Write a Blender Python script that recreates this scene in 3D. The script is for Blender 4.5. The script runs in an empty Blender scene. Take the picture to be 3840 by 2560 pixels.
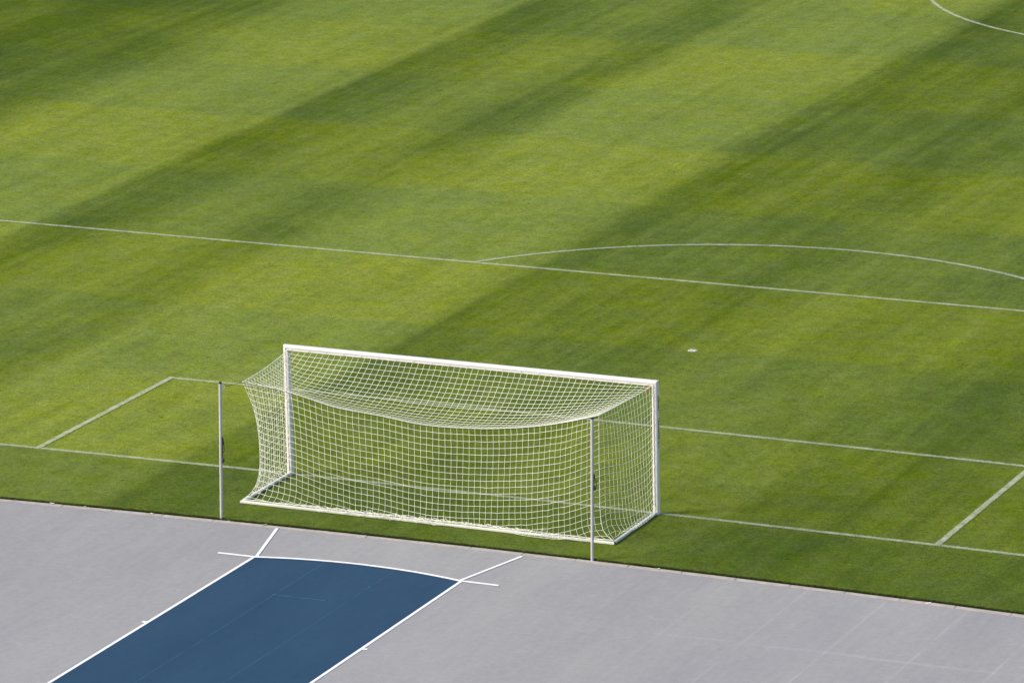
import bpy, bmesh, math, random
import numpy as np
from mathutils import Vector, Matrix
random.seed(5)
S = bpy.context.scene
COL = S.collection

# ------------------------------------------------------------------ helpers
def link(name, mesh, mat=None, parent=None, smooth=False):
    o = bpy.data.objects.new(name, mesh); COL.objects.link(o)
    if mat is not None:
        mesh.materials.append(mat)
    if parent is not None:
        o.parent = parent
    if smooth and len(mesh.polygons):
        mesh.polygons.foreach_set('use_smooth', [True] * len(mesh.polygons))
    return o

def tag(o, label, cat, group=None):
    o['label'] = label; o['category'] = cat
    if group: o['group'] = group
    return o

def structure(o):
    o['kind'] = 'structure'; return o

def empty(name, loc=(0, 0, 0)):
    o = bpy.data.objects.new(name, None); COL.objects.link(o); o.location = loc; o.empty_display_size = .2
    return o

class MB:
    """collects shapes, then becomes one mesh object"""
    def __init__(s): s.v = []; s.f = []; s.uv = []
    def quad(s, a, b, c, d): 
        n = len(s.v); s.v += [a, b, c, d]; s.f.append((n, n+1, n+2, n+3))
    def grid(s, rows, close=False):
        """rows: list of equally long point lists, skinned"""
        n = len(s.v); m = len(rows[0])
        for r in rows: s.v += [tuple(p) for p in r]
        for i in range(len(rows)-1):
            for j in range(m if close else m-1):
                k = (j+1) % m
                s.f.append((n+i*m+j, n+i*m+k, n+(i+1)*m+k, n+(i+1)*m+j))
        return n
    def cap(s, pts):
        n = len(s.v); s.v += [tuple(p) for p in pts]; s.f.append(tuple(range(n, n+len(pts))))
    def tube(s, path, r, n=8, caps=True, closed=False):
        path = [Vector(p) for p in path]; rows = []
        up = Vector((0.13, 0.29, 1)).normalized()
        for i, p in enumerate(path):
            a = path[i-1] if i else (path[-2] if closed else path[0]); b = path[i+1] if i < len(path)-1 else (path[1] if closed else path[-1])
            t = (b-a).normalized()
            x = t.cross(up)
            if x.length < 1e-3: x = t.cross(Vector((1, 0, 0)))
            x.normalize(); y = x.cross(t).normalized()
            rr = r[i] if isinstance(r, (list, tuple)) else r
            rows.append([p + x*rr*math.cos(2*math.pi*k/n) + y*rr*math.sin(2*math.pi*k/n) for k in range(n)])
        s.grid(rows, True)
        if caps and not closed: s.cap(rows[0]); s.cap(rows[-1][::-1])
    def box(s, lo, hi):
        x0, y0, z0 = lo; x1, y1, z1 = hi
        P = [(x0,y0,z0),(x1,y0,z0),(x1,y1,z0),(x0,y1,z0),(x0,y0,z1),(x1,y0,z1),(x1,y1,z1),(x0,y1,z1)]
        n = len(s.v); s.v += P
        for f in ((0,3,2,1),(4,5,6,7),(0,1,5,4),(1,2,6,5),(2,3,7,6),(3,0,4,7)): s.f.append(tuple(n+i for i in f))
    def build(s, name, mat=None, parent=None, smooth=False, fixn=True, bevel=0):
        me = bpy.data.meshes.new(name); me.from_pydata([tuple(p) for p in s.v], [], s.f)
        bm = bmesh.new(); bm.from_mesh(me)
        bmesh.ops.remove_doubles(bm, verts=bm.verts, dist=1e-5)
        if fixn: bmesh.ops.recalc_face_normals(bm, faces=bm.faces)
        if bevel: bmesh.ops.bevel(bm, geom=[e for e in bm.edges if e.is_manifold and e.calc_face_angle(0) > .6], offset=bevel, segments=2, affect='EDGES')
        bm.to_mesh(me); bm.free()
        o = link(name, me, mat, parent)
        if smooth:
            me.polygons.foreach_set('use_smooth', [True]*len(me.polygons))
            try: me.set_sharp_from_angle(angle=math.radians(40))
            except Exception: pass
        return o

# ------------------------------------------------------------------ node helpers
class NT:
    def __init__(s, name):
        s.m = bpy.data.materials.new(name); s.m.use_nodes = True
        s.t = s.m.node_tree; s.t.nodes.clear()
        s.out = s.t.nodes.new('ShaderNodeOutputMaterial')
    def n(s, typ, **kw):
        nd = s.t.nodes.new(typ)
        for k, v in kw.items(): setattr(nd, k, v)
        return nd
    def set(s, sock, v):
        if isinstance(v, bpy.types.NodeSocket): s.t.links.new(v, sock)
        elif v is not None: sock.default_value = v
    def math(s, op, a, b=None, c=None, clamp=False):
        nd = s.n('ShaderNodeMath', operation=op, use_clamp=clamp)
        for i, x in enumerate((a, b, c)):
            if x is not None: s.set(nd.inputs[i], x)
        return nd.outputs[0]
    def noise(s, vec, scale, detail=4, rough=.55, dist=0.0):
        nd = s.n('ShaderNodeTexNoise'); s.set(nd.inputs['Vector'], vec)
        nd.inputs['Scale'].default_value = scale; nd.inputs['Detail'].default_value = detail
        nd.inputs['Roughness'].default_value = rough; nd.inputs['Distortion'].default_value = dist
        return nd.outputs[0]
    def ramp(s, fac, stops, interp='LINEAR'):
        nd = s.n('ShaderNodeValToRGB'); s.set(nd.inputs[0], fac); cr = nd.color_ramp; cr.interpolation = interp
        col = lambda c: (c, c, c, 1) if isinstance(c, (int, float)) else (*c, 1)
        cr.elements[0].position = stops[0][0]; cr.elements[0].color = col(stops[0][1])
        cr.elements[-1].position = stops[-1][0]; cr.elements[-1].color = col(stops[-1][1])
        for p, c in stops[1:-1]:
            e = cr.elements.new(p); e.color = col(c)
        return nd.outputs[0]
    def mix(s, fac, a, b, blend='MIX'):
        nd = s.n('ShaderNodeMix', data_type='RGBA', blend_type=blend)
        s.set(nd.inputs[0], fac)
        for i, x in ((6, a), (7, b)):
            s.set(nd.inputs[i], (*x, 1) if isinstance(x, tuple) and len(x) == 3 else x)
        return nd.outputs[2]
    def mapr(s, v, a, b, c=0., d=1., smooth=False):
        nd = s.n('ShaderNodeMapRange', interpolation_type='SMOOTHSTEP' if smooth else 'LINEAR')
        s.set(nd.inputs[0], v)
        for i, x in enumerate((a, b, c, d)): nd.inputs[i+1].default_value = x
        return nd.outputs[0]
    def vmul(s, v, m):
        nd = s.n('ShaderNodeVectorMath', operation='MULTIPLY'); s.set(nd.inputs[0], v); nd.inputs[1].default_value = m
        return nd.outputs[0]
    def bump(s, h, strength, dist):
        nd = s.n('ShaderNodeBump'); nd.inputs['Strength'].default_value = strength; nd.inputs['Distance'].default_value = dist
        s.set(nd.inputs['Height'], h); return nd.outputs[0]
    def surf(s, color, rough=.6, spec=.3, normal=None, metal=0., alpha=None):
        b = s.n('ShaderNodeBsdfPrincipled')
        s.set(b.inputs['Base Color'], (*color, 1) if isinstance(color, tuple) else color)
        s.set(b.inputs['Roughness'], rough); b.inputs['Specular IOR Level'].default_value = spec
        s.set(b.inputs['Metallic'], metal)
        if normal is not None: s.set(b.inputs['Normal'], normal)
        if alpha is not None: s.set(b.inputs['Alpha'], alpha)
        s.t.links.new(b.outputs[0], s.out.inputs[0]); return s.m

def obj_coords(n):
    return n.n('ShaderNodeTexCoord').outputs['Object']
def geo_pos(n):
    return n.n('ShaderNodeNewGeometry').outputs['Position']

# ------------------------------------------------------------------ materials
def plain(name, col, rough=.5, spec=.4, var=.06, scale=9., metal=0.):
    n = NT(name); P = obj_coords(n)
    a = n.noise(P, scale, 5, .6)
    k = n.mapr(a, .3, .7, 1-var, 1+var)

    mul = n.n('ShaderNodeVectorMath', operation='SCALE'); mul.inputs[0].default_value = col; n.set(mul.inputs['Scale'], k)
    r = n.mapr(n.noise(P, scale*2.3, 3), .3, .7, rough-.08, rough+.08)
    return n.surf(mul.outputs[0], r, spec, metal=metal)

def grass_color(n, P):
    """turf colour from the ground position: mowing passes along and across the pitch, wear, clump variation, some painted-in lens and view-angle darkening"""
    sep = n.n('ShaderNodeSeparateXYZ'); n.set(sep.inputs[0], P); x, y = sep.outputs[0], sep.outputs[1]
    wob = n.math('MULTIPLY', n.math('SUBTRACT', n.noise(n.vmul(P, (1, .12, 1)), 1.1, 4, .6), .5), .9)
    wob2 = n.math('MULTIPLY', n.math('SUBTRACT', n.noise(n.vmul(P, (.12, 1, 1)), 1.1, 4, .6), .5), .9)
    xs = n.math('ADD', x, wob); ys = n.math('ADD', y, wob2)
    # stripes along the pitch, about 6 m wide, each of three mower passes; outer ones painted darker for lens corner falloff
    xr = n.mapr(xs, -37., 19.)
    prof = [(-37, .80), (-30.8, .80), (-30.4, .95), (-29, .88), (-27, .66), (-25.6, .72), (-24.9, .58), (-24.0, .16), (-22, .06), (-20, .12), (-18.6, .16), (-18.3, .74),
            (-17.2, .66), (-15.8, .38), (-14.5, .34), (-13.2, .56), (-12.3, .50), (-11.6, .08), (-9.5, .0), (-7.5, .06), (-6.4, .14), (-5.8, .74), (-5, .70), (-3.8, .60),
            (-2.5, .60), (-1, .72), (-.1, .64), (.5, .46), (3, .46), (4.7, .54), (6.6, .84), (8.5, .74)]
    dark = n.ramp(xr, [((p_+37.)/56., v_) for p_, v_ in prof])
    # bands across the pitch
    yr = n.mapr(ys, -4., 60.)
    st = lambda v: (v+4.)/64.
    bands = [(-4, .42), (.05, .80), (5.45, .30), (11., 1.), (16.4, .14), (22.6, .88), (28.3, .14), (34.3, .66), (40.2, .04), (46.3, .4), (52.4, .5)]
    stops = []
    for i, (b, v) in enumerate(bands):
        if i: stops.append((st(b)-.004, bands[i-1][1])); stops.append((st(b)+.004, v))
    yel = n.ramp(yr, stops[:32])
    soft = n.noise(P, .35, 4, .6)
    yel = n.mapr(yel, 0., 1., .12, .88)
    yel = n.math('ADD', yel, n.mapr(soft, .3, .7, -.34, .34), clamp=True)
    fine = n.math('ADD', n.mapr(n.noise(n.vmul(P, (1, .03, 1)), 1.6, 3, .6), .3, .7, -.13, .13), n.mapr(n.noise(n.vmul(P, (1, .03, 1)), 4.5, 2, .6), .3, .7, -.07, .07))
    dk = n.math('ADD', n.math('ADD', n.math('MULTIPLY', dark, n.mapr(y, 10., 42., .96, 1.12)), fine), n.mapr(n.noise(n.vmul(P, (1, .5, 1)), .5, 5, .65), .3, .7, -.18, .18), clamp=True)  # far dark stripes deepened in colour to stand in for view-angle reflectance
    base = n.mix(yel, GREEN, YELLOW)
    base = n.mix(n.math('MULTIPLY', dk, .88), base, n.mix(yel, DGREEN, DYELLOW))
    behind = n.mapr(ys, -.25, .1, .30, 0.)
    base = n.mix(behind, base, DGREEN)
    lines = n.noise(n.vmul(P, (1, .07, 1)), 2.2, 3, .6)                      # faint wheel and roller streaks
    base = n.mix(n.mapr(lines, .45, .75, 0, .16), base, (.050, .078, .014))
    m1 = n.noise(P, 2.6, 5, .65); m2 = n.noise(P, 11., 4, .7); m3 = n.noise(P, 38., 2, .6)
    v = n.math('ADD', n.math('ADD', n.mapr(m1, .3, .7, -.15, .15), n.mapr(m2, .28, .72, -.27, .27)), n.mapr(m3, .25, .75, -.36, .36))
    v = n.math('ADD', v, 1.0)
    clump = n.mapr(n.noise(n.vmul(P, (.8, 1.1, 1)), 6.2, 4, .65), .58, .72, 1., .64)   # darker tufts
    v = n.math('MULTIPLY', v, clump)
    sc = n.n('ShaderNodeVectorMath', operation='SCALE'); n.set(sc.inputs[0], base); n.set(sc.inputs['Scale'], v)
    hue = n.n('ShaderNodeHueSaturation'); n.set(hue.inputs['Color'], sc.outputs[0])
    n.set(hue.inputs['Hue'], n.mapr(n.noise(P, 6.5, 3, .6), .3, .7, .488, .512))
    n.set(hue.inputs['Saturation'], n.mapr(n.noise(P, 1.6, 3), .3, .7, .93, 1.06))
    h = n.math('ADD', n.math('MULTIPLY', m2, .6), n.math('MULTIPLY', m3, .4))
    return hue.outputs[0], h

GREEN, YELLOW = (.134, .180, .040), (.178, .213, .029)
DGREEN, DYELLOW = (.032, .059, .011), (.051, .082, .006)

def grass_mat():
    n = NT('mown_turf'); P = geo_pos(n)
    c, h = grass_color(n, P)
    return n.surf(c, .9, .0, n.bump(h, .55, .05))

def paint_mat(name, body=.78, spread=.17):
    """white line marking sprayed on grass: UV.y runs across the line, ragged and thin at its edges"""
    n = NT(name); P = geo_pos(n)
    uv = n.n('ShaderNodeUVMap').outputs[0]
    sep = n.n('ShaderNodeSeparateXYZ'); n.set(sep.inputs[0], uv)
    e = n.math('ABSOLUTE', n.math('SUBTRACT', sep.outputs[1], .5))           # 0 middle .. .5 edge
    edge = n.mapr(n.math('ADD', e, n.mapr(n.noise(P, 30., 3, .7), .3, .7, -spread, spread)), .46, .30, 0, 1)
    cov = n.math('MULTIPLY', n.mapr(n.noise(P, 42., 3, .7), .36, .60, .45, 1.), n.mapr(n.noise(P, 3.2, 5, .7), .34, .60, .45, 1.))
    cov = n.math('MULTIPLY', cov, body, clamp=True)
    g, h = grass_color(n, P)
    c = n.mix(cov, g, (.52, .55, .46))
    return n.surf(c, .9, .0, n.bump(h, .4, .04), alpha=edge)

def track_mat(name, base, base2, seam):
    n = NT(name); P = geo_pos(n)
    sep = n.n('ShaderNodeSeparateXYZ'); n.set(sep.inputs[0], P); x, y = sep.outputs[0], sep.outputs[1]
    big = n.noise(n.vmul(P, (1, .35, 1)), .42, 5, .62)
    c = n.mix(n.mapr(big, .32, .68, 0, 1), base, base2)
    wide = n.noise(n.vmul(P, (.5, .16, 1)), .16, 3, .5)
    streak = n.noise(n.vmul(P, (1, .10, 1)), 7.5, 4, .65)
    grain = n.noise(P, 55., 3, .75); mid = n.noise(P, 9., 4, .6); scuff = n.noise(P, 2.1, 6, .7)
    v = n.math('ADD', n.mapr(streak, .3, .7, -.032, .032), n.mapr(grain, .25, .75, -.15, .15))
    v = n.math('ADD', v, n.mapr(mid, .3, .7, -.05, .05))
    v = n.math('ADD', v, n.mapr(scuff, .57, .76, 0, .13))
    v = n.math('ADD', v, n.mapr(wide, .3, .7, -.08, .08))
    fx = n.math('ABSOLUTE', n.math('SUBTRACT', n.math('FRACT', n.math('ADD', n.math('DIVIDE', n.math('SUBTRACT', x, 7.87), 1.475), .5)), .5))
    jx = n.math('MULTIPLY', n.mapr(fx, .004, .026, 1., 0.), n.mapr(n.noise(n.vmul(P, (.2, 1, 1)), .9, 4, .65), .36, .66, 0.02, .15))
    fy = n.math('ABSOLUTE', n.math('ADD', y, n.math('ADD', 6.23, n.mapr(n.noise(P, .5, 2), .3, .7, -.05, .05))))
    jy = n.math('MULTIPLY', n.mapr(fy, .02, .09, 1., 0.), n.mapr(n.noise(n.vmul(P, (1, .2, 1)), .6, 4, .65), .36, .64, .01, .11))
    v = n.math('ADD', v, n.math('MULTIPLY', n.math('MULTIPLY', n.math('ADD', jx, jy), n.mapr(x, 4.5, 8.5, .12, 1.35)), seam))
    v = n.math('ADD', v, 1.)
    dirt = n.mapr(n.noise(P, 14., 2, .5), .755, .78, 1., .72)                       # a few dark specks
    v = n.math('MULTIPLY', v, dirt)
    sc = n.n('ShaderNodeVectorMath', operation='SCALE'); n.set(sc.inputs[0], c); n.set(sc.inputs['Scale'], v)
    return n.surf(sc.outputs[0], .85, .15, n.bump(grain, .25, .006))

M_GRASS = grass_mat()
M_LINE = paint_mat('line_paint_on_grass', .56)
M_LINE2 = paint_mat('thick_line_paint_on_grass', .64, .12)
M_TRACK = track_mat('grey_track_surface', (.226, .225, .231), (.262, .259, .254), 1.)
M_BLUE = track_mat('blue_runway_surface', (.0118, .0405, .080), (.0175, .0505, .094), .6)
M_CHALK = plain('faded_teal_mark', (.036, .118, .150), .85, .15, .55, 3.)
M_TPAINT = plain('white_track_paint', (.74, .75, .76), .6, .3, .05, 6.)
M_WHITE = plain('white_powder_coat', (.63, .61, .58), .38, .45, .03, 4.)
M_BAR = plain('white_enamel_ground_frame', (.56, .56, .50), .42, .45, .08, 5.)
M_NET = plain('white_twine', (.79, .785, .68), .8, .2, .06, 12.)
M_ROPE = plain('white_rope', (.82, .82, .74), .8, .2, .08, 14.)
M_CLIP = plain('white_plastic', (.78, .77, .74), .45, .4, .04, 20.)
M_ALU = plain('brushed_aluminium', (.41, .41, .41), .55, .4, .07, 6., .2)
M_BLACK = plain('black_plastic', (.012, .012, .016), .45, .4, .2, 20.)
M_CORD = plain('dark_green_cord', (.018, .026, .014), .8, .2, .2, 20.)
M_GREY = plain('grey_metal_fitting', (.20, .20, .20), .5, .4, .12, 12.)
M_INK = plain('black_lettering', (.012, .014, .016), .6, .3, .15, 30.)
M_ORANGE = plain('orange_tape', (.75, .22, .05), .6, .3, .1, 20.)
M_KERB = plain('pinkish_concrete', (.335, .308, .285), .9, .15, .16, 4.)
M_SOIL = plain('dark_soil', (.020, .016, .010), .95, .1, .4, 18.)
M_LEAF = plain('dry_leaf', (.46, .30, .14), .8, .2, .25, 40.)
M_PALE = plain('pale_leaf', (.62, .58, .50), .8, .2, .2, 40.)

# ------------------------------------------------------------------ ground, pitch, markings
Z_TRACK = -.034
def kerb_y(x):          # edge of the turf behind the goal line, a very wide curve
    d = min(abs(x-2.3), 14.)
    e = max(abs(x-2.3)-14., 0)
    return -2.885 - .0029*d*d - .0812*e
def goal_line_y(x):
    d = min(abs(x-1.), 13.); return .105 - .0014*d*d
def area_y(x):
    d = min(abs(x+2.5), 13.); return 5.47 - .0013*d*d
def box_y(x):
    return 16.30

g = MB(); g.quad((-900, -900, -.20), (900, -900, -.20), (900, 900, -.20), (-900, 900, -.20))
ground = structure(g.build('ground', plain('grey_ground', (.20, .20, .20), .9, .1, .1, .05)))

xs = [-60, -45, -30, -20] + list(np.linspace(-14, 16.4, 62)) + [22, 30, 45, 60]
p = MB()
p.grid([[(x, kerb_y(x), 0) for x in xs], [(x, 30, 0) for x in xs], [(x, 112, 0) for x in xs]])
pitch = structure(p.build('pitch', M_GRASS, fixn=False))
for poly in pitch.data.polygons:
    pass
if pitch.data.polygons[0].normal.z < 0: pitch.data.flip_normals()
s = MB(); s.grid([[(x, kerb_y(x)+.004, -.004) for x in xs], [(x, kerb_y(x)+.012, -.19) for x in xs]])
s.build('turf_edge', M_SOIL, pitch)

t = MB(); kx = [x for x in xs]
t.grid([[(x, -60, Z_TRACK) for x in kx], [(x, kerb_y(x)-.125, Z_TRACK) for x in kx]])
track = structure(t.build('running_track', M_TRACK))
if track.data.polygons[0].normal.z < 0: track.data.flip_normals()

k = MB()
x = -60.97 + .0
while x < 60:
    a, b = x+.0035, x+1.022-.0035
    n0 = len(k.v)
    y0a, y0b = kerb_y(a)-.028, kerb_y(b)-.028
    za = -.020 + random.uniform(-.0015, .0015)
    lo = -.19; w = .104
    k.v += [(a, y0a-w, za), (b, y0b-w, za), (b, y0b, za), (a, y0a, za), (a, y0a-w, lo), (b, y0b-w, lo), (b, y0b, lo), (a, y0a, lo)]
    for f in ((0,1,2,3),(0,4,5,1),(1,5,6,2),(2,6,7,3),(3,7,4,0)): k.f.append(tuple(n0+i for i in f))
    x += 1.022
kerb = structure(k.build('kerb', M_KERB, bevel=.004))
kb = MB(); kb.grid([[(x, kerb_y(x)-.129, -.060) for x in xs], [(x, kerb_y(x)-.02, -.060) for x in xs]])
kb.build('kerb_bed', M_SOIL, kerb)

def strip(name, path, w, z, mat, parent, uvs=True, widths=None):
    """flat band along a path of (x, y), w wide, with UVs running across it"""
    pts = [Vector(q) for q in path]; L = []; R = []
    for i, q in enumerate(pts):
        a = pts[max(i-1, 0)]; b = pts[min(i+1, len(pts)-1)]
        d = (b-a).normalized(); nn = Vector((-d.y, d.x)) * (w/2)
        L.append((q.x+nn.x, q.y+nn.y, z)); R.append((q.x-nn.x, q.y-nn.y, z))
    me = bpy.data.meshes.new(name)
    vs = L+R; N = len(pts); fs = [(i+N, i+1+N, i+1, i) for i in range(N-1)]
    me.from_pydata(vs, [], fs)
    uv = me.uv_layers.new(name='UVMap'); acc = 0; run = [0]
    for i in range(N-1): acc += (pts[i+1]-pts[i]).length; run.append(acc)
    li = 0
    for f in fs:
        for vi in f:
            uv.data[li].uv = (run[vi % N], 1. if vi < N else 0.); li += 1
    o = link(name, me, mat, parent)
    if me.polygons[0].normal.z < 0: me.flip_normals()
    return o

ZL = .006
WL = .16            # painted width with its thin edges
strip('goal_line', [(x, goal_line_y(x)) for x in np.linspace(-33.9, 33.9, 90)], WL, ZL, M_LINE, pitch)
strip('penalty_area_line', [(x, box_y(x)) for x in np.linspace(-20.1, 20.1, 60)], WL, ZL, M_LINE, pitch)
strip('goal_area_line', [(x, area_y(x)) for x in np.linspace(-9.16, 9.16, 40)], WL, ZL, M_LINE, pitch)
for sx in (-1, 1):
    x0 = sx*9.11 + (.01 if sx > 0 else 0)
    strip('goal_area_line', [(x0, y) for y in np.linspace(goal_line_y(x0)-.06, area_y(x0)+.06, 12)], .165, ZL+.0025, M_LINE2, pitch)
    strip('penalty_area_line', [(sx*20.1, y) for y in np.linspace(.0, box_y(0)+.06, 12)], WL, ZL+.0025, M_LINE, pitch)
    strip('touchline', [(sx*33.9, y) for y in np.linspace(0, 104.9, 12)], WL, ZL+.0025, M_LINE, pitch)
SPOT = (-.02, 10.96)
a0 = math.acos((box_y(0)-10.99)/9.09)
strip('penalty_arc', [(9.09*math.sin(a), 10.99+9.09*math.cos(a)) for a in np.linspace(-a0, a0, 90)], WL, ZL+.0025, M_LINE, pitch)
strip('centre_circle', [(9.09*math.sin(a), 52.44+9.09*math.cos(a)) for a in np.linspace(0, 2*math.pi, 181)], WL, ZL, M_LINE2, pitch)
strip('halfway_line', [(x, 52.44) for x in np.linspace(-33.9, 33.9, 30)], WL, ZL+.0025, M_LINE, pitch)
# worn penalty spot: a low mound of old paint with bare rim
sp = MB(); rows = []
for r, z in ((.100, .003), (.088, .010), (.06, .015), (.032, .008), (.010, .006)):
    rows.append([(SPOT[0]+r*math.cos(q)*(1+.12*math.sin(3*q+1)), SPOT[1]+r*math.sin(q)*(1+.10*math.cos(2*q)), z+.004*math.sin(5*q+r*40)) for q in np.linspace(0, 2*math.pi, 24, endpoint=False)])
sp.grid(rows, True); sp.cap(rows[-1])
sp.build('penalty_spot', plain('worn_spot_paint', (.40, .41, .37), .85, .1, .55, 26.), pitch, smooth=True)

# javelin runway laid into the track
ZR = Z_TRACK+.004
CY = -12.5
def arc_y(x, R): return CY + math.sqrt(R*R - x*x)
r = MB(); xr = np.linspace(-2.0, 2.0, 33)
r.grid([[(x, -45, ZR) for x in xr], [(x, arc_y(x, 7.93), ZR) for x in xr]])
runway = structure(r.build('javelin_runway', M_BLUE))
if runway.data.polygons[0].normal.z < 0: runway.data.flip_normals()
ZP = ZR+.0025
strip('chalk_line', [(-.70, y) for y in np.linspace(-13, -4.62, 20)], .010, ZP, M_CHALK, runway)
strip('chalk_line', [(.672, y) for y in np.linspace(-13, -4.60, 20)], .009, ZP, M_CHALK, runway)
strip('chalk_line', [(-.70, -6.648), (.28, -6.635)], .022, ZP, M_CHALK, runway)
strip('chalk_mark', [(-.73, -6.648), (-.67, -6.648)], .05, ZP+.0015, M_CHALK, runway)
strip('chalk_mark', [(.655, -5.68), (.690, -5.68)], .05, ZP+.0015, M_CHALK, runway)
for sx in (-1, 1):
    strip('runway_line', [(sx*2.03, y) for y in np.linspace(-45, arc_y(2.0, 8.0), 12)], .058, ZP, M_TPAINT, runway)
    strip('sector_line', [(sx*(8+q)*math.sin(.2527), CY+(8+q)*math.cos(.2527)) for q in np.linspace(.0, 1.72, 6)], .058, ZP+.0015, M_TPAINT, runway)
    strip('throwing_arc_end', [(sx*1.98, arc_y(1.99, 7.965)), (sx*2.75, arc_y(1.99, 7.965)-.012)], .07, ZP+.003, M_TPAINT, runway)
    strip('distance_tick', [(sx*2.05, -8.80), (sx*2.135, -8.79)], .07, ZP+.0015, M_TPAINT, runway)
strip('throwing_arc', [(7.965*math.sin(a), CY+7.965*math.cos(a)) for a in np.linspace(-.2527, .2527, 40)], .07, ZP+.0045, M_TPAINT, runway)
strip('kerb_mark', [(10.03, kerb_y(10.05)-.122), (10.10, kerb_y(10.05)-.035)], .035, -.0165, M_TPAINT, kerb)

# ------------------------------------------------------------------ goal
GY = .05                 # the posts stand on the goal line
HX, HZ = 3.665, 2.405    # inside of the frame
def profile():
    """cross-section of post and bar: a outwards from the mouth, b along the pitch, a net channel in the back"""
    A, B = .112, .120; pts = []
    sup = lambda t, e: (abs(math.cos(t))**e*(1 if math.cos(t) >= 0 else -1), abs(math.sin(t))**e*(1 if math.sin(t) >= 0 else -1))
    for q in np.linspace(-math.pi/2+.20, 3*math.pi/2-.20, 34):
        c, s_ = sup(q, .52); pts.append((A/2+A/2*c, B/2*s_))
    c0 = A*.46
    pts += [(c0-.010, -B/2+.001), (c0-.009, -B/2+.022), (c0+.011, -B/2+.022), (c0+.012, -B/2+.001)]
    return pts
PR = profile()
goal = empty('football_goal', (0, GY, 0))
tag(goal, 'white football goal with slack white net, standing on the goal line behind the blue runway', 'goal')
posts = {}
for sx in (-1, 1):
    m = MB()
    m.grid([[(sx*(HX+a), b, z) for a, b in PR] for z in (.0, .9, 1.8)] + [[(sx*(HX+a), b, HZ+a) for a, b in PR]], True)
    posts[sx] = m.build('post', M_WHITE, goal, smooth=True)
m = MB()
m.grid([[(-HX-a, b, HZ+a) for a, b in PR], [(0, b, HZ+a) for a, b in PR], [(HX+a, b, HZ+a) for a, b in PR]], True)
crossbar = m.build('crossbar', M_WHITE, goal, smooth=True)
# small net clips in the channels
CA = .112*.46
def clip(parent, c, d):
    q = MB(); d = Vector(d); c = Vector(c)
    u = Vector((0, -1, 0))
    q.tube([c-d*.016, c-d*.016+u*.012, c+d*.016+u*.012, c+d*.016], .0045, 6)
    q.build('net_clip', M_CLIP, parent)
for i in range(0, 21):
    clip(crossbar, (-3.6+7.2*i/20, -.060, HZ+CA-.004), (1, 0, 0))
for sx in (-1, 1):
    for i in range(9):
        clip(posts[sx], (sx*(HX+CA), -.060, .12+.265*i), (0, 0, 1))
    lp = MB(); lp.box((sx*(HX+CA)-.010, -.066, .10), (sx*(HX+CA)+.010, -.056, .21)); lp.build('latch_plate', M_GREY, posts[sx], bevel=.002)

# ground frame: two side bars and the rear bar
def bar_profile(w, h):
    pts = []
    for q in np.linspace(0, 2*math.pi, 20, endpoint=False):
        c, s_ = math.cos(q), math.sin(q); e = .45
        pts.append((w/2*abs(c)**e*(1 if c >= 0 else -1), h/2+h/2*abs(s_)**e*(1 if s_ >= 0 else -1)))
    return pts
BP = bar_profile(.064, .052)
RY = -1.965 - GY
for sx in (-1, 1):
    m = MB()
    xc = sx*3.715
    m.grid([[(xc+a, -.063, z+.002) for a, z in BP], [(xc+a, RY+a*sx, z+.002) for a, z in BP]], True); m.cap([(xc+a, -.063, z+.002) for a, z in BP])
    m.build('side_bar', M_BAR, goal, smooth=True)
m = MB()
m.grid([[(-3.715-a, RY-a, z+.002) for a, z in BP], [(0, RY-a, z+.002) for a, z in BP], [(3.715+a, RY-a, z+.002) for a, z in BP]], True)
rear_bar = m.build('rear_bar', M_BAR, goal, smooth=True)

# lettering down the outer face of the right-hand post (as seen from behind)
def lettering(txt, z_top, z_bot, height, y_base, bold=0.0):
    cu = bpy.data.curves.new('lettering', 'FONT'); cu.body = txt; cu.size = 1.; cu.extrude = 0.; cu.offset = bold; cu.space_character = 1.18
    o = bpy.data.objects.new('lettering', cu); COL.objects.link(o)
    dg = bpy.context.evaluated_depsgraph_get(); dg.update()
    me = bpy.data.meshes.new_from_object(o.evaluated_get(dg))
    bpy.data.objects.remove(o); bpy.data.curves.remove(cu)
    n = len(me.vertices); co = np.empty(n*3); me.vertices.foreach_get('co', co); co = co.reshape(-1, 3)
    mn, mx = co.min(0), co.max(0)
    u = (co[:, 0]-mn[0])/(mx[0]-mn[0]); v = (co[:, 1]-mn[1])/(mx[1]-mn[1])
    y = y_base + v*height
    return me, u, v, y
def post_face_x(y):
    """outer surface of the post at depth y (relative to the goal)"""
    best = [a for a, b in PR if abs(b-y) < .02 and a > .05]
    B = .12; s_ = min(abs(y)/(B/2), 1.)**(1/.52); q = math.asin(min(s_, 1.))
    return .056+.056*abs(math.cos(q))**.52
def put_letters(me, u, y, z_top, z_bot, name):
    z = z_top + (z_bot-z_top)*u
    co = np.stack([[HX+post_face_x(b)+.0022 for b in y], y, z], 1)
    me.vertices.foreach_set('co', co.ravel()); me.update()
    me.name = name
    return link(name, me, M_INK, posts[1])
for txt, zt, zb in (('SPORT', 2.170, 1.945), ('TRANSFER', 1.828, 1.408)):
    me, u, v, y = lettering(txt, zt, zb, .066, -.026, .034)
    put_letters(me, u, y, zt, zb, 'lettering')
for zc in (2.205, 1.358):
    q = MB()
    for dz in (.011, -.014):
        for i in range(4):
            y0, y1 = -.032+.014*i, -.032+.014*(i+1)
            z0, z1 = zc+dz-.012+.007*i, zc+dz-.012+.007*(i+1)
            X0, X1 = HX+post_face_x(y0)+.0022, HX+post_face_x(y1)+.0022
            q.quad((X0, y0, z0-.008), (X1, y1, z1-.008), (X1, y1, z1+.006), (X0, y0, z0+.006))
    q.build('slash_emblem', M_INK, posts[1], fixn=False)
q = MB(); ys_ = np.linspace(-.034, .046, 8)
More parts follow.
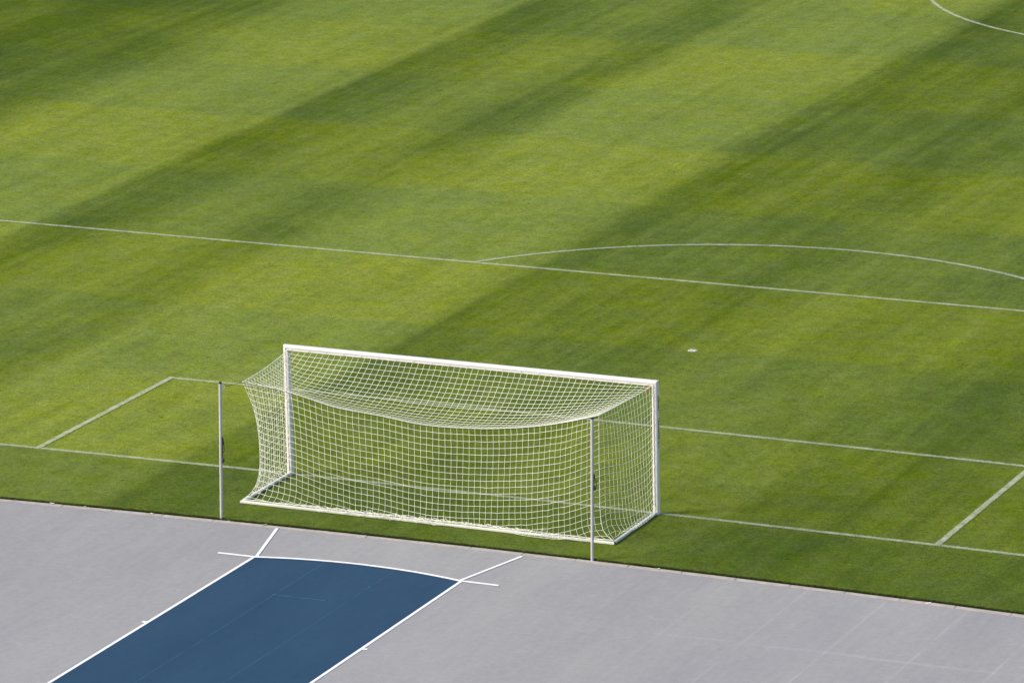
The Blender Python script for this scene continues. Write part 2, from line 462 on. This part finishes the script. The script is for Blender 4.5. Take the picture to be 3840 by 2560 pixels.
q.grid([[(HX+post_face_x(b)+.002, b, 1.245) for b in ys_], [(HX+post_face_x(b)+.002, b, 1.318) for b in ys_]])
q.build('grey_sticker', plain('pale_grey_sticker', (.42, .44, .46), .5, .3, .25, 30.), posts[1])

# ------------------------------------------------------------------ net
def simulate(iters=6000, NX=60, ND=17, NV=20, seed=3):
    rng=np.random.default_rng(seed)
    LX,LD,LV=.1195,.1195,.1195
    # ---- key curves
    ck=np.array([(-3.68,-1.86,2.29),(-2.57,-1.86,2.155),(-1.93,-1.84,2.0),(-.95,-1.80,1.895),(-.12,-1.80,1.81),(.57,-1.82,1.822),(1.27,-1.86,1.88),(1.72,-1.9,1.945),(2.37,-2.0,2.08),(2.9,-2.14,2.235),(3.35,-2.34,2.40),(3.69,-2.45,2.52)])
    def cubic(xs,xk,yk):
        # catmull-like monotone interpolation via natural cubic spline
        n=len(xk);h=np.diff(xk);A=np.eye(n);r=np.zeros(n)
        for i in range(1,n-1):
            A[i,i-1]=h[i-1];A[i,i]=2*(h[i-1]+h[i]);A[i,i+1]=h[i];r[i]=3*((yk[i+1]-yk[i])/h[i]-(yk[i]-yk[i-1])/h[i-1])
        c=np.linalg.solve(A,r);out=np.zeros(len(xs))
        for k,x in enumerate(xs):
            i=min(max(np.searchsorted(xk,x)-1,0),n-2);t=x-xk[i]
            b=(yk[i+1]-yk[i])/h[i]-h[i]*(2*c[i]+c[i+1])/3;d=(c[i+1]-c[i])/(3*h[i])
            out[k]=yk[i]+b*t+c[i]*t*t+d*t**3
        return out
    def cordpt(u):
        x=-3.68+7.37*u
        return np.stack([x,cubic(x,ck[:,0],ck[:,1]),cubic(x,ck[:,0],ck[:,2])],-1)
    u=np.linspace(0,1,NX+1)
    cord=cordpt(u)
    idx={};P=[];pin=[]
    def node(key,pos,pinned=False):
        if key in idx:
            return idx[key]
        idx[key]=len(P);P.append(pos);pin.append(pinned);return idx[key]
    YB,YR,ZB=-.005,-1.955,.075   # net line on the posts, on the rear bar, bar height
    xs=-3.66+7.32*u
    bunch=lambda i: NV-(3.6*np.exp(-((u[i]-.42)/.24)**2)+.5*np.exp(-((u[i]-.1)/.1)**2))*(1 if 0<i<NX else 0)
    vb=[bunch(i) for i in range(NX+1)]; vb[0]=vb[NX]=NV
    vpin=[int(np.ceil(v)) for v in vb]
    for i in range(NX+1):
        a=np.array([xs[i],YB,2.425]);c=cord[i];b=np.array([xs[i]*1.012,YR,ZB])
        for j in range(ND+1):
            t=j/ND;pos=a*(1-t)+c*t; node(('m',i,j),pos-np.array([0,0,.25*t*(1-t)*(0 if i in(0,NX) else 1)]),j in(0,ND))
        for v in range(1,NV+1):
            t=min(v/vb[i],1);pos=c*(1-t)+b*t+np.array([0,.12*np.sin(np.pi*t),0])
            if v<=vpin[i]: node(('m',i,ND+v),pos,v==vpin[i])
    for s,i in ((-1,0),(1,NX)):
        for d in range(0,ND+1):
            for v in range(0,NV+1):
                if d==ND: idx[('s',s,d,v)]=idx[('m',i,ND+v)];continue
                if v==0: idx[('s',s,d,v)]=idx[('m',i,d)];continue
                td=d/ND;tv=v/NV
                top=P[idx[('m',i,d)]];bot=np.array([s*3.665,YB+(YR-YB)*td,ZB])
                node(('s',s,d,v),top*(1-tv)+bot*tv,d==0 or v==NV)
    P=np.array(P);pin=np.array(pin)
    # the two top side edges are laced to taut ropes
    for s,i in ((-1,0),(1,NX)):
        a=np.array([s*3.69,YB,2.42]);c=cord[i]
        for j in range(ND+1):
            q=j/ND;k=idx[('m',i,j)];P[k]=a*(1-q)+c*q-np.array([s*.10,0,.10])*q*(1-q);pin[k]=True
    # front edge fixed to posts
    for s in(-1,1):
        for v in range(NV+1):
            k=idx[('s',s,0,v)];P[k]=(s*3.70,YB,2.425-(2.425-ZB)*v/NV);pin[k]=True
    # edges
    E=[];L=[];kind=[]
    for i in range(NX+1):
        for j in range(ND+vpin[i]):
            E.append((idx[('m',i,j)],idx[('m',i,j+1)]))
            l=(LD if j<ND else LV)*(1-.08*(1-i/NX)*(1 if j>=ND else 0))*(.92 if j<ND and 0<i<NX else 1)
            if j==ND+vpin[i]-1: l*= max(vb[i]-(vpin[i]-1),.12)
            L.append(l*(1.0 if 0<i<NX else 1.03));kind.append('seam' if i in(0,NX) else 'v')
    for j in range(ND+NV+1):
        for i in range(NX):
            a,b=idx.get(('m',i,j)),idx.get(('m',i+1,j))
            if a is None or b is None: continue
            E.append((a,b));L.append(LX);kind.append('h')
    for s in(-1,1):
        for d in range(ND+1):
            for v in range(NV+1):
                a=idx[('s',s,d,v)]
                if d<ND and v>0: E.append((a,idx[('s',s,d+1,v)]));L.append(LD*((.78+.16*max(0,1-v/4)+.18*max(0,1-(NV-v)/3)) if s<0 else 1.0));kind.append('h')
                if v<NV and d<ND: E.append((a,idx[('s',s,d,v+1)]));L.append(LV*(.97 if s<0 else 1.02));kind.append('v')
    E=np.array(E);L=np.array(L)
    N=len(P);w=(~pin).astype(float)
    # randomised rest length, colour batches
    L=L*(1+rng.normal(0,.022,len(L)))
    deg=np.bincount(E.ravel(),minlength=N).astype(float)
    V=np.zeros_like(P);g=np.array([0,0,-9.81]);dt=.012
    ws=w[E[:,0]]+w[E[:,1]];ok=ws>0
    wa=np.where(ok,w[E[:,0]]/np.maximum(ws,1e-9),0)[:,None];wb=np.where(ok,w[E[:,1]]/np.maximum(ws,1e-9),0)[:,None]
    for it in range(iters):
        V*=.97;V[pin]=0;V+=g*dt*w[:,None]
        Q=P+V*dt
        for k in range(10):
            d=Q[E[:,1]]-Q[E[:,0]];l=np.linalg.norm(d,axis=1);ex=l-L
            # strings: no push, weak bending push
            ex=np.where(ex>0,ex,ex*.02)
            c=(ex/np.maximum(l,1e-9))[:,None]*d
            D=np.zeros_like(Q)
            for ax in range(3):
                D[:,ax]=np.bincount(E[:,0],(c*wa)[:,ax],N)-np.bincount(E[:,1],(c*wb)[:,ax],N)
            Q+=D/deg[:,None]*1.8
        Q[:,2]=np.maximum(Q[:,2],.03)
        Q[pin]=P[pin];V=(Q-P)/dt;P=Q
    return P,E,kind,idx,cord,vpin,cordpt

NP, NE, NK, NIDX, NCORD, NVP, NCURVE = simulate(900)
NP = NP - np.array([0, GY, 0])
def twine(name, P, E, r, mat, parent, sides=4):
    a = P[E[:, 0]]; b = P[E[:, 1]]; t = b-a; l = np.linalg.norm(t, axis=1, keepdims=True); t = t/np.maximum(l, 1e-6)
    ref = np.tile(np.array([.31, .52, .79]), (len(E), 1)); bad = np.abs((t*ref).sum(1)) > .9; ref[bad] = np.array([1., 0, 0])
    x = np.cross(t, ref); x /= np.linalg.norm(x, axis=1, keepdims=True); y = np.cross(t, x)
    rr = np.full((len(E), 1), r) if np.isscalar(r) else r[:, None]
    V = []
    for c in (a-t*rr*.6, b+t*rr*.6):
        for k_ in range(sides):
            q_ = 2*math.pi*k_/sides
            V.append(c + x*rr*math.cos(q_) + y*rr*math.sin(q_))
    V = np.stack(V, 1)                      # edges, 2*sides, 3
    n_ = len(E); base = (np.arange(n_)*2*sides)[:, None]
    F = []
    for k_ in range(sides):
        k2 = (k_+1) % sides
        F.append(np.stack([base[:, 0]+k_, base[:, 0]+k2, base[:, 0]+sides+k2, base[:, 0]+sides+k_], 1))
    F = np.concatenate(F)
    me = bpy.data.meshes.new(name)
    me.from_pydata([tuple(v) for v in V.reshape(-1, 3)], [], [tuple(int(i) for i in f) for f in F])
    return link(name, me, mat, parent, smooth=True)
kinds = np.array(NK)
net_e = list(map(tuple, NE))
P_all = [tuple(p_) for p_ in NP]
# slack left over along the middle of the rear bar lies bunched on and over it
rng = np.random.default_rng(11)
def add_pt(p_): P_all.append(tuple(p_)); return len(P_all)-1
for lvl in range(5):
    last = None
    lo, hi = [(6, 50), (9, 46), (12, 42), (16, 40), (18, 37)][lvl]
    for i in range(lo, hi+1):
        for sub in (0, .5):
            xx = (-3.66+7.32*(i+sub)/60) + rng.normal(0, .022)
            front = rng.random()
            yy = -1.965-GY + rng.normal(-.012 if lvl > 1 else .01, .026); zz = .078+abs(rng.normal(0, .020))
            if lvl > 1 and i < 34 and front < .55: yy = -2.008-GY-rng.random()*.03; zz = .012+rng.random()*.06
            kpt = add_pt((xx, yy, zz))
            if last is not None: net_e.append((last, kpt))
            if sub == 0 and lvl < 4 and rng.random() < .5:
                k2 = add_pt((xx+rng.normal(0, .02), yy-.012+rng.normal(0, .02), max(.02, zz-.02+rng.normal(0, .015)))); net_e.append((kpt, k2))
            last = kpt
net = twine('net', np.array(P_all), np.array(net_e), .0035, M_NET, goal)
# hems: thick rope on the two top side edges, the right rear seam, round the bottom
def rope_path(pts, r, name):
    q = MB(); q.tube(pts, r, 6); return q.build(name, M_ROPE, net, smooth=True)
ND_, NV_ = 17, 20
g_ = lambda key: NP[NIDX[key]]
for i in (0, 60):
    rope_path([g_(('m', i, j)) for j in range(ND_+1)], .0062, 'hem_rope')
    rope_path([g_(('m', i, ND_+v)) for v in range(NV_+1)], .0062 if i else .0042, 'seam_rope')
rope_path([g_(('m', i, ND_)) for i in range(50, 61)], .0042, 'hem_rope')
rope_path([(x_, -1.965-GY+.006*math.sin(x_*9), .0775+.004*math.sin(x_*7)) for x_ in np.linspace(-3.68, 3.68, 90)], .0055, 'hem_rope')
# orange tie in the right upper corner
q = MB(); c = Vector((3.60, -.10, 2.385))
q.tube([c+Vector((.05, .02, .03)), c, c+Vector((-.03, -.02, -.05)), c+Vector((-.02, -.03, -.09))], .009, 6)
q.build('orange_tie', M_ORANGE, net)

# ------------------------------------------------------------------ support poles behind the goal
def pole(base, top, label, side):
    b = Vector(base); t = Vector(top); root = empty('net_support_pole', b)
    tag(root, label, 'pole', 'poles holding up the net')
    d = t-b; L = d.length
    at = lambda h, dx=0., dy=0.: Vector((d.x*h/L+dx, d.y*h/L+dy, d.z*h/L))
    m = MB(); m.tube([at(-.10), at(.8), at(1.6), at(L-.012)], .0285, 20); m.build('pole_tube', M_ALU, root, smooth=True)
    m = MB(); m.tube([at(L-.014), at(L+.010), at(L+.018)], [.0305, .0305, .023], 20); m.build('end_cap', M_BLACK, root, smooth=True)
    # pulley eye near the top
    ex = .055*side[0]; ey = .055*side[1]
    m = MB(); c = at(L-.075, ex, ey)
    u = Vector((side[0], side[1], 0)).normalized()
    ring = [c + u*.024*math.cos(q_) + Vector((0, 0, 1))*.024*math.sin(q_) for q_ in np.linspace(0, 2*math.pi, 17)]
    m.tube(ring, .007, 6, closed=True); m.tube([at(L-.075), c-u*.02], .009, 6); m.build('pulley_eye', M_CLIP, root, smooth=True)
    return root, at, L
def loop(pts, r=.0065): 
    m = MB(); m.tube(pts, r, 6); return m
LB, LT = (-3.632, -2.955, -.02), (-3.575, -2.925, 2.555)
rl, at, L = pole(LB, LT, 'grey pole apart from the net, linked to its corner by a long dark cord', (.9, .45))
m = MB(); o_ = lambda h, dx, dy=0.: at(h, dx+.020, dy+.0)
m.tube([o_(1.56, .01), o_(1.50, .022), o_(1.43, .026), o_(1.40, .012)], [.010, .019, .020, .010], 8); m.build('cleat', M_BLACK, rl, smooth=True)
m = loop([o_(1.46, .022), o_(1.40, .046), o_(1.30, .050), o_(1.265, .034), o_(1.30, .016), o_(1.40, .018), o_(1.45, .022)]); m.build('cord_loop', M_CORD, rl)
m = loop([o_(1.30, .018), o_(1.20, .016), o_(1.12, .020)], .006); m.build('cord_tail', M_CORD, rl)
m = MB(); m.tube([o_(1.165, .018), o_(1.145, .034), o_(1.105, .036), o_(1.075, .018)], [.008, .022, .022, .008], 10); m.build('toggle', M_BLACK, rl, smooth=True)
RB, RT = (3.712, -2.905, -.02), (3.752, -2.905, 2.59)
rr_, at, L = pole(RB, RT, 'slim grey pole touching the net corner, with a short open black cord loop', (-.1, .9))
m = MB(); m.tube([o_(1.60, .012), o_(1.555, .020), o_(1.52, .016)], [.007, .012, .008], 8); m.build('cleat', M_BLACK, rr_, smooth=True)
m = loop([o_(1.56, .018), o_(1.49, .046), o_(1.40, .064), o_(1.345, .060), o_(1.325, .036), o_(1.36, .016), o_(1.46, .014), o_(1.56, .018)], .0075); m.build('cord_loop', M_CORD, rr_)
m = MB(); m.tube([o_(1.385, .016), o_(1.35, .028), o_(1.315, .030), o_(1.30, .02)], [.008, .021, .022, .010], 10); m.build('toggle', M_BLACK, rr_, smooth=True)

# the cord that carries the back of the net from pole to pole
cp = [Vector((-3.535, -2.89, 2.475))]
c0 = Vector(NCORD[0]); 
for f in (.35, .7): 
    q_ = cp[0].lerp(c0, f); q_.z -= .012*math.sin(math.pi*f); cp.append(q_)
cp += [Vector(c_) + Vector((0, -.010, -.012)) for c_ in NCORD[::2]]
cp += [Vector(NCORD[-1]).lerp(Vector((3.745, -2.86, 2.555)), f) for f in (.5, 1.)]
m = MB(); m.tube(cp, .0045, 6)
tag(m.build('tension_line', M_CORD, None, smooth=True), 'thin dark cord strung between the two grey poles along the back edge of the net', 'cord')

# ------------------------------------------------------------------ grass blades along the turf edge, leaves on the kerb
rng = np.random.default_rng(4)
NB = 14000
bx = rng.uniform(-10.5, 14.5, NB); off = np.abs(rng.normal(0, .02, NB)) - .008
by = np.array([kerb_y(v) for v in bx]) + off
hh = rng.uniform(.010, .026, NB); ww = rng.uniform(.003, .006, NB); az = rng.uniform(0, 2*np.pi, NB); ln = rng.uniform(0, .022, NB)
lx, ly = np.cos(az)*ln, np.sin(az)*ln - .006
px, py_ = np.cos(az+1.57)*ww, np.sin(az+1.57)*ww
z0 = np.where(off < 0, -.018, 0.)
V = np.stack([np.stack([bx-px, by-py_, z0], 1), np.stack([bx+px, by+py_, z0], 1), np.stack([bx+lx, by+ly, z0+hh], 1)], 1).reshape(-1, 3)
me = bpy.data.meshes.new('grass_fringe'); me.vertices.add(NB*3); me.vertices.foreach_set('co', V.ravel())
me.loops.add(NB*3); me.loops.foreach_set('vertex_index', np.arange(NB*3)); me.polygons.add(NB)
me.polygons.foreach_set('loop_start', np.arange(NB)*3); me.polygons.foreach_set('loop_total', np.full(NB, 3)); me.update(); me.validate()
fr = link('grass_fringe', me, M_GRASS); fr['kind'] = 'stuff'; fr['label'] = 'short grass blades hanging over the edge of the turf beside the kerb'; fr['category'] = 'grass'

def leaf(x, y, z, size, rot, mat, label):
    q = MB(); n = 7
    a = [(-size + 2*size*i/(n-1)) for i in range(n)]
    wv = [0, .34, .5, .52, .42, .22, 0]
    q.grid([[(v, -w_*size, .25*w_*size + .3*abs(v)) for v, w_ in zip(a, wv)], [(v, 0, .3*abs(v)) for v in a], [(v, w_*size, .28*w_*size + .3*abs(v)) for v, w_ in zip(a, wv)]])
    o = q.build('fallen_leaf', mat, None, smooth=True); o.location = (x, y, z); o.rotation_euler = (0, 0, rot)
    return tag(o, label, 'leaf', 'fallen leaves along the kerb')
ZK = -.016
leaf(-3.434, kerb_y(-3.43)-.06, ZK, .036, .4, M_PALE, 'pale dry leaf on the kerb just right of the pole on the left')
leaf(-2.712, kerb_y(-2.71)-.05, ZK, .040, 1.1, M_LEAF, 'brown curled leaf on the kerb beside the left end of the rear goal bar')
leaf(-7.033, kerb_y(-7.03)-.05, ZK, .055, .2, M_PALE, 'largest pale leaf on the kerb, nearest the left edge of the photo')
leaf(-6.37, kerb_y(-6.37)-.05, ZK, .034, .9, M_PALE, 'small pale leaf against the turf, second from the left on the kerb')
leaf(-4.987, kerb_y(-4.99)-.07, ZK, .042, -.3, M_PALE, 'thin pale leaf on the kerb midway between two leaves and the left pole')
leaf(5.001, kerb_y(5.0)-.06, ZK, .036, .6, M_PALE, 'tiny pale leaf on the kerb right of the pole touching the net')

# ------------------------------------------------------------------ light, sky, camera
SUN = Vector((-.78, -.50, .62)).normalized()
w = bpy.data.worlds.new('World'); S.world = w; w.use_nodes = True
nt = w.node_tree; bg = nt.nodes['Background']
sky = nt.nodes.new('ShaderNodeTexSky'); sky.sky_type = 'NISHITA'; sky.sun_disc = False
sky.sun_elevation = math.asin(SUN.z); sky.sun_rotation = math.atan2(SUN.x, SUN.y)
sky.air_density = 1.0; sky.dust_density = 3.0; sky.ozone_density = 1.0
nt.links.new(sky.outputs[0], bg.inputs[0]); bg.inputs[1].default_value = .11
ld = bpy.data.lights.new('Sun', 'SUN'); ld.energy = 1.5; ld.angle = math.radians(15); ld.color = (1.0, .93, .80)
lo = bpy.data.objects.new('Sun', ld); COL.objects.link(lo); lo.rotation_euler = SUN.to_track_quat('Z', 'Y').to_euler(); lo.location = SUN*60

cam = bpy.data.cameras.new('Camera'); co = bpy.data.objects.new('Camera', cam); COL.objects.link(co); S.camera = co
CP = Vector((37.1611, -79.7248, 26.0838)); yaw, pit, rol = -.42665, .25768, -.02057
f = Vector((math.sin(yaw)*math.cos(pit), math.cos(yaw)*math.cos(pit), -math.sin(pit)))
r0 = f.cross(Vector((0, 0, 1))).normalized(); u0 = r0.cross(f)
rv = r0*math.cos(rol)+u0*math.sin(rol); uv_ = -r0*math.sin(rol)+u0*math.cos(rol)
co.matrix_world = Matrix(((rv.x, uv_.x, -f.x, CP.x), (rv.y, uv_.y, -f.y, CP.y), (rv.z, uv_.z, -f.z, CP.z), (0, 0, 0, 1)))
cam.sensor_width = 36.; cam.sensor_fit = 'HORIZONTAL'; cam.lens = 18604.7/3840*36.; cam.clip_start = 1.; cam.clip_end = 3000.

vs = S.view_settings; vs.view_transform = 'Standard'; vs.look = 'None'; vs.exposure = 1.26; vs.gamma = 1.; vs.use_curve_mapping = False
S.render.resolution_x, S.render.resolution_y = 1024, 682
